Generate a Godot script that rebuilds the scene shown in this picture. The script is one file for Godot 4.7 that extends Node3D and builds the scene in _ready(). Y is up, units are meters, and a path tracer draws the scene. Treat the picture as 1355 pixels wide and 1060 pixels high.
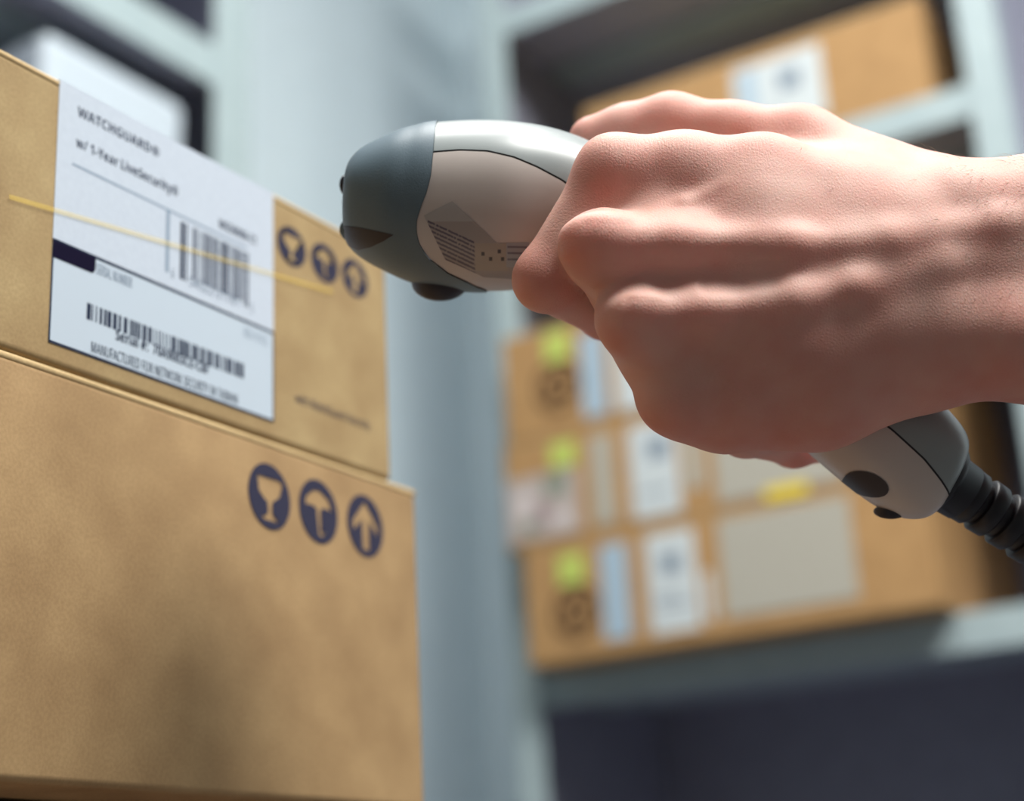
extends Node3D

var M := {}
var used := {}

func _ready() -> void:
	# camera: a low viewpoint looking up past the carton stack into the corner of the store room
	var cam := Camera3D.new()
	cam.name = "camera"
	add_child(cam)
	cam.position = Vector3(0, 1.3, 0)
	cam.basis = EYE
	cam.near = 0.02
	cam.far = 40.0
	var lens := CameraAttributesPhysical.new()
	lens.frustum_focal_length = 70.24
	lens.exposure_aperture = 70.24 / APERTURE_MM
	lens.frustum_focus_distance = 0.445
	cam.attributes = lens
	cam.keep_aspect = Camera3D.KEEP_HEIGHT
	cam.fov = 27.98
	var env := Environment.new()
	env.background_mode = Environment.BG_COLOR
	env.background_color = Color(0.55, 0.6, 0.66)
	env.tonemap_mode = Environment.TONE_MAPPER_LINEAR
	env.tonemap_exposure = 1.05
	env.sdfgi_enabled = true
	env.ssao_enabled = true
	env.ssil_enabled = true
	var we := WorldEnvironment.new()
	we.name = "world_environment"
	we.environment = env
	add_child(we)

	materials()
	ceiling_light(Vector3(0.28, 3.42, 0.82), Vector2(0.8, 0.6), 9.0, "square ceiling light panel over the viewer")
	ceiling_light(Vector3(1.35, 3.42, 2.20), Vector2(0.8, 0.6), 2.8, "unseen ceiling light panel added to fill the carton fronts, nearer the right wall")  # unseen fill lamp, added to light the carton fronts
	ceiling_light(Vector3(0.66, 3.42, -0.40), Vector2(0.8, 0.6), 3.3, "unseen ceiling light panel added to brighten the wall between the racks")  # out of view, added to brighten the wall strip between the racks
	room()
	racks()
	cartons()
	shelf_boxes()
	scanner()
	person()

const EYE := Basis(Vector3(0.53358, -0.05021, 0.84426), Vector3(-0.24455, 0.94643, 0.21085), Vector3(-0.80962, -0.31897, 0.49272))
const APERTURE_MM := 9.6
# the hand and the scanner are modelled in millimetres in a frame of their own: x along the forearm, y up across the knuckles, z out of the back of the hand
const GRIP := Transform3D(EYE, Vector3(0.37872, 1.46688, -0.16268))
const FACE_Z := -0.34713   # front face of the carton stack
const RACK_X := 1.72      # front of the rack on the right
const RACK_Z := -1.10     # front of the rack on the left

# ---------------------------------------------------------------- helpers
func numbered(called: String) -> String:
	var n: int = used.get(called, 0)
	used[called] = n + 1
	return called if n == 0 else "%s_%03d" % [called, n]

func tag(o: Node, label := "", category := "", group := "", kind := "") -> Node:
	if label: o.set_meta("label", label)
	if category: o.set_meta("category", category)
	if group: o.set_meta("group", group)
	if kind: o.set_meta("kind", kind)
	return o

func thing(called: String, label: String, category: String, at := Vector3.ZERO, group := "") -> Node3D:
	var o := Node3D.new()
	o.name = numbered(called)
	o.position = at
	add_child(o)
	tag(o, label, category, group)
	return o

func obj(called: String, mesh: Mesh, mat: Material, parent: Node = self, at := Vector3.ZERO) -> MeshInstance3D:
	var o := MeshInstance3D.new()
	o.name = called
	o.mesh = mesh
	o.material_override = mat
	o.position = at
	parent.add_child(o, true)
	return o

func struct(called: String, mesh: Mesh, mat: Material, at: Vector3, label: String, category := "wall") -> MeshInstance3D:
	var o := obj(called, mesh, mat, self, at)
	tag(o, label, category, "", "structure")
	return o

func array_mesh(v: PackedVector3Array, n: PackedVector3Array, idx: PackedInt32Array, c := PackedColorArray(), uv := PackedVector2Array()) -> ArrayMesh:
	var a := []
	a.resize(Mesh.ARRAY_MAX)
	a[Mesh.ARRAY_VERTEX] = v
	a[Mesh.ARRAY_NORMAL] = n
	if c.size(): a[Mesh.ARRAY_COLOR] = c
	if uv.size(): a[Mesh.ARRAY_TEX_UV] = uv
	a[Mesh.ARRAY_INDEX] = idx
	var m := ArrayMesh.new()
	m.add_surface_from_arrays(Mesh.PRIMITIVE_TRIANGLES, a)
	return m

func steps(h: float, r: float, sub := 1) -> PackedFloat32Array:
	var out := PackedFloat32Array([-h, -h + r * 0.3, -h + r])
	for i in range(1, sub):
		out.append(lerpf(-h + r, h - r, float(i) / sub))
	out.append_array(PackedFloat32Array([h - r, h - r * 0.3, h]))
	return out

# a box with rounded edges, centred on its own origin; sub cuts each face finer and warp bulges it
func round_box(size: Vector3, r: float, sub := 1, warp := 0.0, shift := Vector3.ZERO) -> ArrayMesh:
	var h := size / 2.0
	r = minf(r, minf(h.x, minf(h.y, h.z)) * 0.98)
	var v := PackedVector3Array()
	var n := PackedVector3Array()
	var idx := PackedInt32Array()
	for axis in 3:
		var a1 := (axis + 1) % 3
		var a2 := (axis + 2) % 3
		var s1 := steps(h[a1], r, sub)
		var s2 := steps(h[a2], r, sub)
		for side: float in [-1.0, 1.0]:
			var first := v.size()
			for i in s1.size():
				for j in s2.size():
					var p := Vector3.ZERO
					p[axis] = side * h[axis]
					p[a1] = s1[i]
					p[a2] = s2[j]
					var inner := p.clamp(-h + Vector3(r, r, r), h - Vector3(r, r, r))
					var d := (p - inner).normalized()
					var q := inner + d * r
					if warp != 0.0 and axis != 1:
						var f := (1.0 - pow(p[a1] / h[a1], 2)) * (1.0 - pow(p[a2] / h[a2], 2))
						q[axis] += side * warp * f
						if d[axis] * side > 0.99:
							d[a1] += 2.0 * warp * p[a1] / (h[a1] * h[a1]) * (1.0 - pow(p[a2] / h[a2], 2))
							d[a2] += 2.0 * warp * p[a2] / (h[a2] * h[a2]) * (1.0 - pow(p[a1] / h[a1], 2))
							d = d.normalized()
					v.append(q + shift)
					n.append(d)
			for i in s1.size() - 1:
				for j in s2.size() - 1:
					var a := first + i * s2.size() + j
					var b := a + s2.size()
					if side > 0.0: idx.append_array(PackedInt32Array([a, a + 1, b, b, a + 1, b + 1]))
					else: idx.append_array(PackedInt32Array([a, b, a + 1, b, b + 1, a + 1]))
	return array_mesh(v, n, idx)

func join(meshes: Array) -> ArrayMesh:
	var st := SurfaceTool.new()
	st.begin(Mesh.PRIMITIVE_TRIANGLES)
	for m in meshes:
		st.append_from(m, 0, Transform3D.IDENTITY)
	return st.commit()

# flat print: polygons lying in the plane z = 0, facing +z
func print_mesh(polys: Array, face := Vector2.ONE, bulge := 0.0, from := Vector2.ZERO) -> ArrayMesh:
	var v := PackedVector3Array()
	var n := PackedVector3Array()
	var idx := PackedInt32Array()
	for poly: PackedVector2Array in polys:
		var t := Geometry2D.triangulate_polygon(poly)
		var first := v.size()
		for p in poly:
			v.append(Vector3(p.x, p.y, bulge_at(face, bulge, from + p)))
			n.append(Vector3(0, 0, 1))
		for k in range(0, t.size(), 3):
			var a := poly[t[k]]
			var b := poly[t[k + 1]]
			var c := poly[t[k + 2]]
			if (b - a).cross(c - a) > 0.0: idx.append_array(PackedInt32Array([first + t[k], first + t[k + 2], first + t[k + 1]]))
			else: idx.append_array(PackedInt32Array([first + t[k], first + t[k + 1], first + t[k + 2]]))
	return array_mesh(v, n, idx)

func rect(x0: float, y0: float, x1: float, y1: float) -> PackedVector2Array:
	return PackedVector2Array([Vector2(x0, y0), Vector2(x1, y0), Vector2(x1, y1), Vector2(x0, y1)])

func arc(c: Vector2, rx: float, ry: float, from: float, to: float, count: int) -> PackedVector2Array:
	var out := PackedVector2Array()
	for i in count + 1:
		var t := deg_to_rad(lerpf(from, to, float(i) / count))
		out.append(c + Vector2(cos(t) * rx, sin(t) * ry))
	return out

# lettering lying on a face that looks along +z: from x0 to x1, capitals tall cap, on the line y
func lettering(called: String, words: String, x0: float, x1: float, y: float, cap: float, mat: Material, parent: Node, z: float, bold := false) -> void:
	var f := SystemFont.new()
	f.font_names = PackedStringArray(["Droid Sans"])
	if bold: f.font_weight = 700
	var t := TextMesh.new()
	t.font = f
	t.text = words
	t.font_size = 48
	t.pixel_size = cap / 34.5
	t.depth = 0.00004
	t.curve_step = 2.0
	t.vertical_alignment = VERTICAL_ALIGNMENT_BOTTOM
	var st := SurfaceTool.new()
	st.begin(Mesh.PRIMITIVE_TRIANGLES)
	for s in t.get_surface_count():
		st.append_from(t, s, Transform3D.IDENTITY)
	var m := st.commit()
	var box := m.get_aabb()
	var o := obj(called, m, mat, parent)
	var sx := (x1 - x0) / box.size.x
	var low := box.position.y if not ("y" in words or "g" in words or "Q" in words) else box.position.y + cap * 0.29
	o.scale = Vector3(sx, 1, 1)
	o.position = Vector3(x0 - box.position.x * sx, y - low, z)

func bars(x0: float, x1: float, y0: float, y1: float, count: int, rng: RandomNumberGenerator, dense := 0.55) -> Array:
	var out := []
	var w := []
	var total := 0.0
	for i in count * 2 - 1:
		var s := float(1 + rng.randi() % 3) * (dense if i % 2 == 0 else 1.0 - dense)
		w.append(s)
		total += s
	var x := x0
	for i in w.size():
		var dx: float = w[i] / total * (x1 - x0)
		if i % 2 == 0: out.append(rect(x, y0, x + dx, y1))
		x += dx
	return out

func noise(f: float, kind := FastNoiseLite.TYPE_SIMPLEX_SMOOTH, seed_ := 1, octaves := 4) -> FastNoiseLite:
	var n := FastNoiseLite.new()
	n.noise_type = kind
	n.frequency = f
	n.seed = seed_
	n.fractal_octaves = octaves
	return n

func noise_texture(n: FastNoiseLite, from: Color, to: Color, side := 512, mid := Color(0, 0, 0, 0)) -> NoiseTexture2D:
	var t := NoiseTexture2D.new()
	t.width = side
	t.height = side
	t.seamless = true
	t.noise = n
	var g := Gradient.new()
	g.set_color(0, from)
	g.set_color(1, to)
	if mid.a > 0.0: g.add_point(0.5, mid)
	t.color_ramp = g
	return t

func plain(c: Color, rough := 0.6, metal := 0.0) -> StandardMaterial3D:
	var m := StandardMaterial3D.new()
	m.albedo_color = c
	m.roughness = rough
	m.metallic = metal
	return m

func grained(from: Color, to: Color, scale: float, rough: float, f := 0.02, relief := 0.0, seed_ := 1, metal := 0.0) -> StandardMaterial3D:
	var m := plain(Color.WHITE, rough, metal)
	m.albedo_texture = noise_texture(noise(f, FastNoiseLite.TYPE_SIMPLEX_SMOOTH, seed_, 5), from, to)
	m.uv1_triplanar = true
	m.uv1_scale = Vector3(scale, scale, scale)
	if relief > 0.0:
		m.heightmap_enabled = true
		m.heightmap_texture = noise_texture(noise(0.05, FastNoiseLite.TYPE_SIMPLEX_SMOOTH, seed_ + 7, 4), Color.BLACK, Color.WHITE)
		m.heightmap_scale = relief
	return m

func c8(r: float, g: float, b: float) -> Color:
	return Color(r / 255.0, g / 255.0, b / 255.0)

func materials() -> void:
	M.wall_darkened = plain(c8(124, 124, 122), 0.9)  # for the unseen walls, darkened to cut the light they bounce back
	M.wall = grained(c8(206, 222, 229), c8(213, 228, 234), 1.4, 0.85, 0.02, 0.02, 3)
	M.ceiling = plain(c8(215, 218, 220), 0.9)
	M.floor = grained(c8(72, 70, 74), c8(92, 90, 94), 0.8, 0.55, 0.02, 0.0, 5)
	M.steel = grained(c8(158, 175, 179), c8(168, 184, 187), 3.0, 0.42, 0.015, 0.0, 6)
	M.shaded_steel = grained(c8(144, 146, 162), c8(156, 158, 174), 3.0, 0.55, 0.015, 0.0, 8)  # steel with the violet shade of the rack interiors put into its colour
	M.shelf_steel = grained(c8(168, 171, 186), c8(178, 181, 196), 3.0, 0.55, 0.015, 0.0, 18)  # the same violet shade tint, lightened for the shelves
	M.kraft = kraft(c8(156, 124, 84), c8(182, 150, 106), 11)
	M.kraft_top = kraft(c8(160, 132, 90), c8(183, 158, 113), 23)
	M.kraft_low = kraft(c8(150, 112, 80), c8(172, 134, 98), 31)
	M.kraft_edge = kraft(c8(190, 162, 116), c8(214, 186, 138), 17)
	M.kraft_far = kraft(c8(170, 131, 84), c8(188, 148, 98), 41)
	M.ink = dull(c8(58, 58, 76))
	M.paper = grained(c8(187, 196, 209), c8(194, 203, 215), 20.0, 0.5, 0.03, 0.0, 9)
	M.paper_low = plain(c8(186, 198, 210), 0.45)
	M.print = dull(c8(44, 52, 72))
	M.print_mid = dull(c8(100, 114, 134))
	M.print_pale = dull(c8(140, 155, 172))
	M.print_black = dull(c8(24, 20, 42))
	M.far_paper = plain(c8(196, 204, 206), 0.6)
	M.far_blue = plain(c8(160, 182, 198), 0.6)
	M.far_print = dull(c8(120, 134, 150))
	M.note_green = plain(c8(182, 198, 96), 0.7)
	M.note_yellow = plain(c8(226, 200, 40), 0.5)
	M.tape = plain(c8(172, 168, 156), 0.35)
	M.emblem = dull(c8(80, 58, 44))
	M.white_card = grained(c8(182, 194, 204), c8(190, 202, 212), 6.0, 0.6, 0.03, 0.0, 12)
	M.shell = plain(c8(140, 148, 149), 0.38)
	M.shell.clearcoat_enabled = true
	M.shell.clearcoat = 0.12
	M.shell.clearcoat_roughness = 0.3
	M.shell_side = plain(c8(196, 186, 180), 0.36)
	M.rubber = grained(c8(88, 106, 117), c8(94, 112, 123), 60.0, 0.5, 0.05, 0.004, 14)
	M.seam = plain(c8(52, 48, 52), 0.7)
	M.black = plain(c8(17, 16, 26), 0.45)
	M.dark_cap = plain(c8(44, 40, 48), 0.5)
	M.window = plain(c8(30, 22, 32), 0.35)
	M.metal_leg = plain(c8(120, 126, 132), 0.4, 0.6)
	M.wood = grained(c8(120, 104, 90), c8(148, 130, 112), 2.0, 0.6, 0.02, 0.0, 15)

func dull(c: Color) -> StandardMaterial3D:
	var m := plain(c, 0.9)
	m.metallic_specular = 0.15
	return m

func kraft(from: Color, to: Color, seed_: int) -> StandardMaterial3D:
	var m := plain(Color.WHITE, 0.78)
	m.albedo_texture = noise_texture(noise(0.006, FastNoiseLite.TYPE_SIMPLEX_SMOOTH, seed_, 6), from, to, 1024)
	m.uv1_triplanar = true
	m.uv1_scale = Vector3(4.5, 4.5, 4.5)
	m.detail_enabled = true
	m.detail_blend_mode = BaseMaterial3D.BLEND_MODE_MUL
	m.detail_albedo = noise_texture(noise(0.09, FastNoiseLite.TYPE_SIMPLEX_SMOOTH, seed_ + 1, 3), c8(228, 226, 222), c8(255, 255, 255))
	m.detail_uv_layer = BaseMaterial3D.DETAIL_UV_2
	m.uv2_triplanar = true
	m.uv2_scale = Vector3(14, 14, 14)
	return m

# ---------------------------------------------------------------- room
func ceiling_light(at: Vector3, size: Vector2, energy: float, label: String) -> void:
	var t := thing("ceiling_light", label, "light", at)
	obj("frame", join([round_box(Vector3(size.x + 0.06, 0.04, 0.03), 0.004, 1, 0, Vector3(0, 0, size.y / 2 + 0.015)), round_box(Vector3(size.x + 0.06, 0.04, 0.03), 0.004, 1, 0, Vector3(0, 0, -size.y / 2 - 0.015)),
		round_box(Vector3(0.03, 0.04, size.y), 0.004, 1, 0, Vector3(size.x / 2 + 0.015, 0, 0)), round_box(Vector3(0.03, 0.04, size.y), 0.004, 1, 0, Vector3(-size.x / 2 - 0.015, 0, 0))]), M.steel, t, Vector3(0, -0.02, 0))
	var glow := plain(c8(245, 250, 255), 0.5)
	glow.emission_enabled = true
	glow.emission = c8(238, 246, 255)
	glow.emission_energy_multiplier = 1.2
	obj("lamp_diffuser", round_box(Vector3(size.x, 0.012, size.y), 0.003), glow, t, Vector3(0, -0.018, 0))
	var l := AreaLight3D.new()
	l.name = "lamp_glow"
	l.area_size = size
	l.light_energy = energy
	l.light_color = c8(255, 253, 248)
	l.area_range = 12.0
	l.shadow_enabled = true
	t.add_child(l, true)
	l.position = Vector3(0, -0.045, 0)
	l.rotation.x = -PI / 2

func slab(size: Vector3) -> BoxMesh:
	var b := BoxMesh.new()
	b.size = size
	return b

func room() -> void:
	struct("wall_left", slab(Vector3(5.0, 3.7, 0.15)), M.wall, Vector3(-0.2, 1.75, -1.475), "plain blue-grey wall behind the left rack and carton stack")
	struct("wall_right", slab(Vector3(0.15, 3.7, 4.4)), M.wall, Vector3(2.245, 1.75, 0.75), "plain blue-grey wall behind the rack of brown boxes")
	struct("wall_front", slab(Vector3(5.0, 3.7, 0.15)), M.wall_darkened, Vector3(-0.2, 1.75, 2.975), "plain grey wall, darkened to cut bounced light, on the viewer's side of the room")
	struct("wall_rear", slab(Vector3(0.15, 3.7, 4.4)), M.wall_darkened, Vector3(-2.625, 1.75, 0.75), "plain grey wall, darkened to cut bounced light, at the back of the viewer")
	struct("floor", slab(Vector3(5.0, 0.1, 4.6)), M.floor, Vector3(-0.2, -0.05, 0.75), "dark grey concrete store room floor", "floor")
	struct("ceiling", slab(Vector3(5.0, 0.1, 4.6)), M.ceiling, Vector3(-0.2, 3.5, 0.75), "pale plain store room ceiling", "ceiling")

# an angle post: two flanges meeting at the corner of the rack
func angle_post(h: float, w: float, sx: float, sz: float) -> ArrayMesh:
	return join([round_box(Vector3(w, h, 0.004), 0.001, 1, 0, Vector3(sx * w / 2, h / 2, 0)), round_box(Vector3(0.004, h, w), 0.001, 1, 0, Vector3(0, h / 2, sz * w / 2))])

# a steel rack whose front looks along -x of its own frame: length along z, depth along x
func rack(label: String, at: Vector3, turn: float, length: float, depth: float, height: float, levels: Array, lip: float, post: float, first_post := 0) -> Node3D:
	var t := thing("storage_rack", label, "rack", at)
	t.rotation.y = turn
	for k in range(first_post, 4):
		var sx := 1.0 if k % 2 == 0 else -1.0
		var sz := 1.0 if k < 2 else -1.0
		obj("post", angle_post(height, post, sx, sz), M.steel, t, Vector3(0.0 if sx > 0 else depth, 0, 0.0 if sz > 0 else length))
	for y: float in levels:
		var s := obj("shelf", round_box(Vector3(depth - 0.012, 0.003, length - 0.012), 0.001), M.shelf_steel, t, Vector3(depth / 2, y - 0.0015, length / 2))
		obj("front_lip", round_box(Vector3(0.003, lip, length - 0.02), 0.001), M.steel, s, Vector3(-depth / 2 + 0.003, -lip / 2 + 0.0015, 0))
		obj("return_flange", round_box(Vector3(0.02, 0.002, length - 0.02), 0.0008), M.shaded_steel, s, Vector3(-depth / 2 + 0.014, -lip + 0.003, 0))
		obj("rear_lip", round_box(Vector3(0.003, lip, length - 0.02), 0.001), M.shaded_steel, s, Vector3(depth / 2 - 0.003, -lip / 2 + 0.0015, 0))
		obj("stiffener", round_box(Vector3(0.06, 0.018, length - 0.03), 0.004), M.steel, s, Vector3(0, -0.011, 0))
	obj("added_back_panel", round_box(Vector3(0.002, height - 0.2, length - 0.01), 0.0008), M.shaded_steel, t, Vector3(depth - 0.007, height / 2 + 0.05, length / 2))  # sheet added behind the shelves to keep the rack interior dark
	return t

func racks() -> void:
	var r := rack("pale grey steel rack holding the brown parcel boxes with green notes", Vector3(RACK_X, 0, -1.066), 0.0, 0.706, 0.40, 2.95, [0.25, 0.92, 1.6128, 2.227, 2.566, 2.93], 0.042, 0.040)
	for z in [0.004, 0.702]:
		obj("added_side_panel", round_box(Vector3(0.38, 2.6, 0.002), 0.0008), M.shaded_steel, r, Vector3(0.2, 1.5, z))  # end sheets added so the inside of the rack stays dark
	rack("empty pale grey steel rack bay past the right-hand post of the parcel rack", Vector3(RACK_X, 0, -0.355), 0.0, 0.75, 0.40, 2.95, [0.25, 0.92, 1.75, 2.03, 2.93], 0.042, 0.040, 2)
	var l := rack("pale grey steel rack holding the white carton behind the labelled parcel", Vector3(-0.241, 0, RACK_Z), PI / 2, 1.5, 0.285, 2.95, [0.25, 1.0, 1.93, 2.283, 2.46, 2.93], 0.052, 0.060)
	obj("added_side_panel", round_box(Vector3(0.27, 2.6, 0.002), 0.0008), M.shaded_steel, l, Vector3(0.143, 1.5, 1.494))  # end sheet added to stop light leaking in behind the white carton

# ---------------------------------------------------------------- cartons in front
# a closed carton: body, two top flaps meeting along the middle, and tape; origin at the middle of its base, front along +z
func carton(called: String, label: String, at: Vector3, size: Vector3, mat: Material, group := "", flap := 0.0030, turn := 0.0, bulge := 0.0009) -> Node3D:
	var t := thing(called, label, "box", at, group)
	t.rotation.y = turn
	obj("body", round_box(Vector3(size.x, size.y - flap + 0.0018, size.z), 0.0026, 12, bulge, Vector3(0, (size.y - flap + 0.0018) / 2, 0)), mat, t)
	for s: float in [-1.0, 1.0]:
		obj("flap", round_box(Vector3(size.x + 0.0006, flap, size.z / 2 - 0.0008), flap * 0.49, 4, 0.0, Vector3(0, size.y - flap / 2, s * (size.z / 4 + 0.0006))), M.kraft_edge, t)
	obj("packing_tape", round_box(Vector3(size.x + 0.001, 0.0003, 0.048), 0.0001, 1, 0, Vector3(0, size.y + 0.0001, 0)), M.tape, t)
	return t

# how far a bulging face stands out at a point measured from the middle of its base
func bulge_at(face: Vector2, bulge: float, p: Vector2) -> float:
	return bulge * (1.0 - pow(2.0 * p.x / face.x, 2)) * (1.0 - pow(2.0 * (p.y - face.y / 2.0) / face.y, 2))

func pictogram(which: int) -> PackedVector2Array:
	var g := PackedVector2Array()
	if which == 0:   # a wine glass
		g.append(Vector2(0.66, 0.56))
		g.append_array(arc(Vector2(0, 0.56), 0.66, 0.74, -8, -80, 8))
		g.append_array(PackedVector2Array([Vector2(0.09, -0.5), Vector2(0.2, -0.6), Vector2(0.42, -0.66), Vector2(0.42, -0.74), Vector2(-0.42, -0.74), Vector2(-0.42, -0.66), Vector2(-0.2, -0.6), Vector2(-0.09, -0.5)]))
		g.append_array(arc(Vector2(0, 0.56), 0.66, 0.74, -100, -172, 8))
		g.append(Vector2(-0.66, 0.56))
	elif which == 1: # an umbrella
		g.append_array(arc(Vector2(0, 0.06), 0.72, 0.6, 0, 180, 18))
		g.append_array(arc(Vector2(-0.41, 0.06), 0.31, 0.09, 180, 0, 5))
		g.append_array(PackedVector2Array([Vector2(-0.09, 0.06), Vector2(-0.09, -0.6)]))
		g.append_array(arc(Vector2(0.12, -0.6), 0.21, 0.18, 180, 360, 8))
		g.append_array(PackedVector2Array([Vector2(0.2, -0.55), Vector2(0.18, -0.62)]))
		g.append_array(arc(Vector2(0.12, -0.6), 0.06, 0.05, 340, 200, 4))
		g.append_array(PackedVector2Array([Vector2(0.09, -0.5), Vector2(0.09, 0.06)]))
		g.append_array(arc(Vector2(0.41, 0.06), 0.31, 0.09, 180, 10, 5))
	else:            # an arrow that points up
		g = PackedVector2Array([Vector2(0, 0.78), Vector2(0.68, 0.08), Vector2(0.68, -0.24), Vector2(0.18, 0.2), Vector2(0.18, -0.78), Vector2(-0.18, -0.78), Vector2(-0.18, 0.2), Vector2(-0.68, -0.24), Vector2(-0.68, 0.08)])
	return g

func stamp(which: int, at: Vector3, rx: float, ry: float, parent: Node, mat: Material, face := Vector2.ONE, bulge := 0.0) -> void:
	var polys := []
	var g := pictogram(which)
	for s: float in [-1.0, 1.0]:
		var half := arc(Vector2(s * 0.0, 0), 1.0, 1.0, -90, -90 + s * 180, 32)
		for piece in Geometry2D.clip_polygons(half, g):
			var q := PackedVector2Array()
			for p in piece: q.append(Vector2(p.x * rx, p.y * ry))
			polys.append(q)
	obj(["fragile_mark", "keep_dry_mark", "this_way_up_mark"][which], print_mesh(polys, face, bulge, Vector2(at.x, at.y)), mat, parent, at)

func cartons() -> void:
	var zf := 0.15 + 0.00012   # just proud of the front face of a carton 0.30 deep
	var mid := FACE_Z - 0.15
	var bench := thing("packing_table", "plain packing table under the carton stack", "table", Vector3(0.28, 0, mid))
	obj("table_top", round_box(Vector3(0.9, 0.03, 0.6), 0.004, 1, 0, Vector3(0, 0.985, 0)), M.wood, bench)
	for sx: float in [-1.0, 1.0]:
		for sz: float in [-1.0, 1.0]:
			obj("leg", round_box(Vector3(0.04, 0.97, 0.04), 0.004, 1, 0, Vector3(sx * 0.42, 0.485, sz * 0.27)), M.metal_leg, bench)

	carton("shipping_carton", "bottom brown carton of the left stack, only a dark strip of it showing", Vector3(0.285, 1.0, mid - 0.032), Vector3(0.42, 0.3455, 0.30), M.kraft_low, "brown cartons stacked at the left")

	# the large plain carton with three round marks
	var lo := carton("shipping_carton", "large plain brown carton with three big round handling marks, under the labelled one", Vector3(0.29250, 1.34725, mid), Vector3(0.405, 0.12105, 0.30), M.kraft, "brown cartons stacked at the left", 0.0030, 0.0, 0.0035)
	var spots := [0.40635, 0.43317, 0.46089]
	for k in 3:
		stamp(k, Vector3(spots[k] - 0.2925, 1.44760 - 1.34725, 0.15025), 0.0110, 0.0117, lo, M.ink, Vector2(0.405, 0.11985), 0.0035)

	# the labelled carton on top
	var up := carton("shipping_carton", "top brown carton with a white address label and barcodes", Vector3(0.27720, 1.46839, mid), Vector3(0.405, 0.09486, 0.30), M.kraft_top, "brown cartons stacked at the left", 0.0026, 0.0, 0.0)
	var ox := 0.27720
	var oy := 1.46839
	for k in 3:
		stamp(k, Vector3([0.42075, 0.43992, 0.45864][k] - ox, 1.54570 - oy, zf), 0.0082, 0.0077, up, M.ink)
	lettering("printed_line", "with WatchGuard Security", 0.42210 - ox, 0.46602 - ox, 1.48548 - oy, 0.0026, M.ink, up, zf)
	var rng := RandomNumberGenerator.new()
	rng.seed = 7
	# upper label, folded a little over the top edge
	var z := zf
	var lab := obj("address_label", round_box(Vector3(0.1023, 0.0547, 0.00024), 0.0001, 1, 0, Vector3(0.35910 - ox, 1.53580 - oy, z)), M.paper, up)
	obj("label_fold", round_box(Vector3(0.1023, 0.00024, 0.02), 0.0001, 1, 0, Vector3(0.35910 - ox, 0.0949, 0.1402)), M.paper, lab)
	var zl := z + 0.00016
	lettering("printed_line", "WATCHGUARD®", 0.31572 - ox, 0.35190 - ox, 1.55389 - oy, 0.0025, M.print, lab, zl, true)
	lettering("printed_line", "w/ 1-Year LiveSecurity®", 0.31554 - ox, 0.36117 - ox, 1.54237 - oy, 0.0020, M.print, lab, zl, true)
	lettering("printed_line", "WG50000-C1", 0.38115 - ox, 0.40068 - ox, 1.53904 - oy, 0.0018, M.print, lab, zl, true)
	lettering("printed_line", "6", 0.35865 - ox, 0.35982 - ox, 1.51258 - oy, 0.0020, M.print_mid, lab, zl)
	lettering("printed_line", "54522 01781", 0.36720 - ox, 0.39150 - ox, 1.51258 - oy, 0.0020, M.print_mid, lab, zl)
	lettering("printed_line", "5", 0.39825 - ox, 0.39942 - ox, 1.51258 - oy, 0.0020, M.print_mid, lab, zl)
	obj("rule", print_mesh([rect(0.31428 - ox, 1.53607 - oy, 0.39600 - ox, 1.53688 - oy), rect(0.35577 - ox, 1.51393 - oy, 0.35748 - ox, 1.53607 - oy)]), M.print_pale, lab, Vector3(0, 0, zl))
	obj("barcode", print_mesh([rect(0.36270 - ox, 1.51366 - oy, 0.36450 - ox, 1.53454 - oy), rect(0.36513 - ox, 1.51366 - oy, 0.36594 - ox, 1.53454 - oy)] + bars(0.36855 - ox, 0.39375 - ox, 1.51528 - oy, 1.53454 - oy, 22, rng, 0.52) + [rect(0.39447 - ox, 1.51384 - oy, 0.39510 - ox, 1.53454 - oy), rect(0.39582 - ox, 1.51384 - oy, 0.39672 - ox, 1.53454 - oy)]), M.print, lab, Vector3(0, 0, zl))
	# lower label with a black border and tab
	var low := obj("serial_label", round_box(Vector3(0.1023, 0.0328, 0.00022), 0.0001, 1, 0, Vector3(0.35910 - ox, 1.49170 - oy, z)), M.paper_low, up)
	var edge := [rect(0.30794 - ox, 1.50799 - oy, 0.41022 - ox, 1.50898 - oy), rect(0.30794 - ox, 1.47541 - oy, 0.30852 - ox, 1.50799 - oy), rect(0.30794 - ox, 1.47532 - oy, 0.41022 - ox, 1.47604 - oy), rect(0.40968 - ox, 1.47541 - oy, 0.41022 - ox, 1.50799 - oy)]
	obj("border", print_mesh(edge), M.print, low, Vector3(0, 0, z + 0.00018))
	var tab_shape := PackedVector2Array([Vector2(0.30798, 1.50835), Vector2(0.30798, 1.50277), Vector2(0.32328, 1.50277)])
	tab_shape.append_array(arc(Vector2(0.32346, 1.50475), 0.0020, 0.0020, -90, 0, 6))
	tab_shape.append(Vector2(0.32544, 1.50835))
	var tab := PackedVector2Array()
	for p in tab_shape: tab.append(p - Vector2(ox, oy))
	obj("black_tab", print_mesh([tab]), M.print_black, low, Vector3(0, 0, z + 0.00022))
	lettering("printed_line", "SERIAL NUMBER", 0.32598 - ox, 0.34110 - ox, 1.50322 - oy, 0.0011, M.print_mid, low, z + 0.00016)
	obj("barcode", print_mesh(bars(0.32256 - ox, 0.39438 - ox, 1.48702 - oy, 1.49242 - oy, 40, rng, 0.6)), M.print, low, Vector3(0, 0, z + 0.00016))
	lettering("printed_line", "Serial #:  70A9003CE-C8F", 0.33489 - ox, 0.37701 - ox, 1.48378 - oy, 0.0021, M.print, low, z + 0.0002, true)
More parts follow.
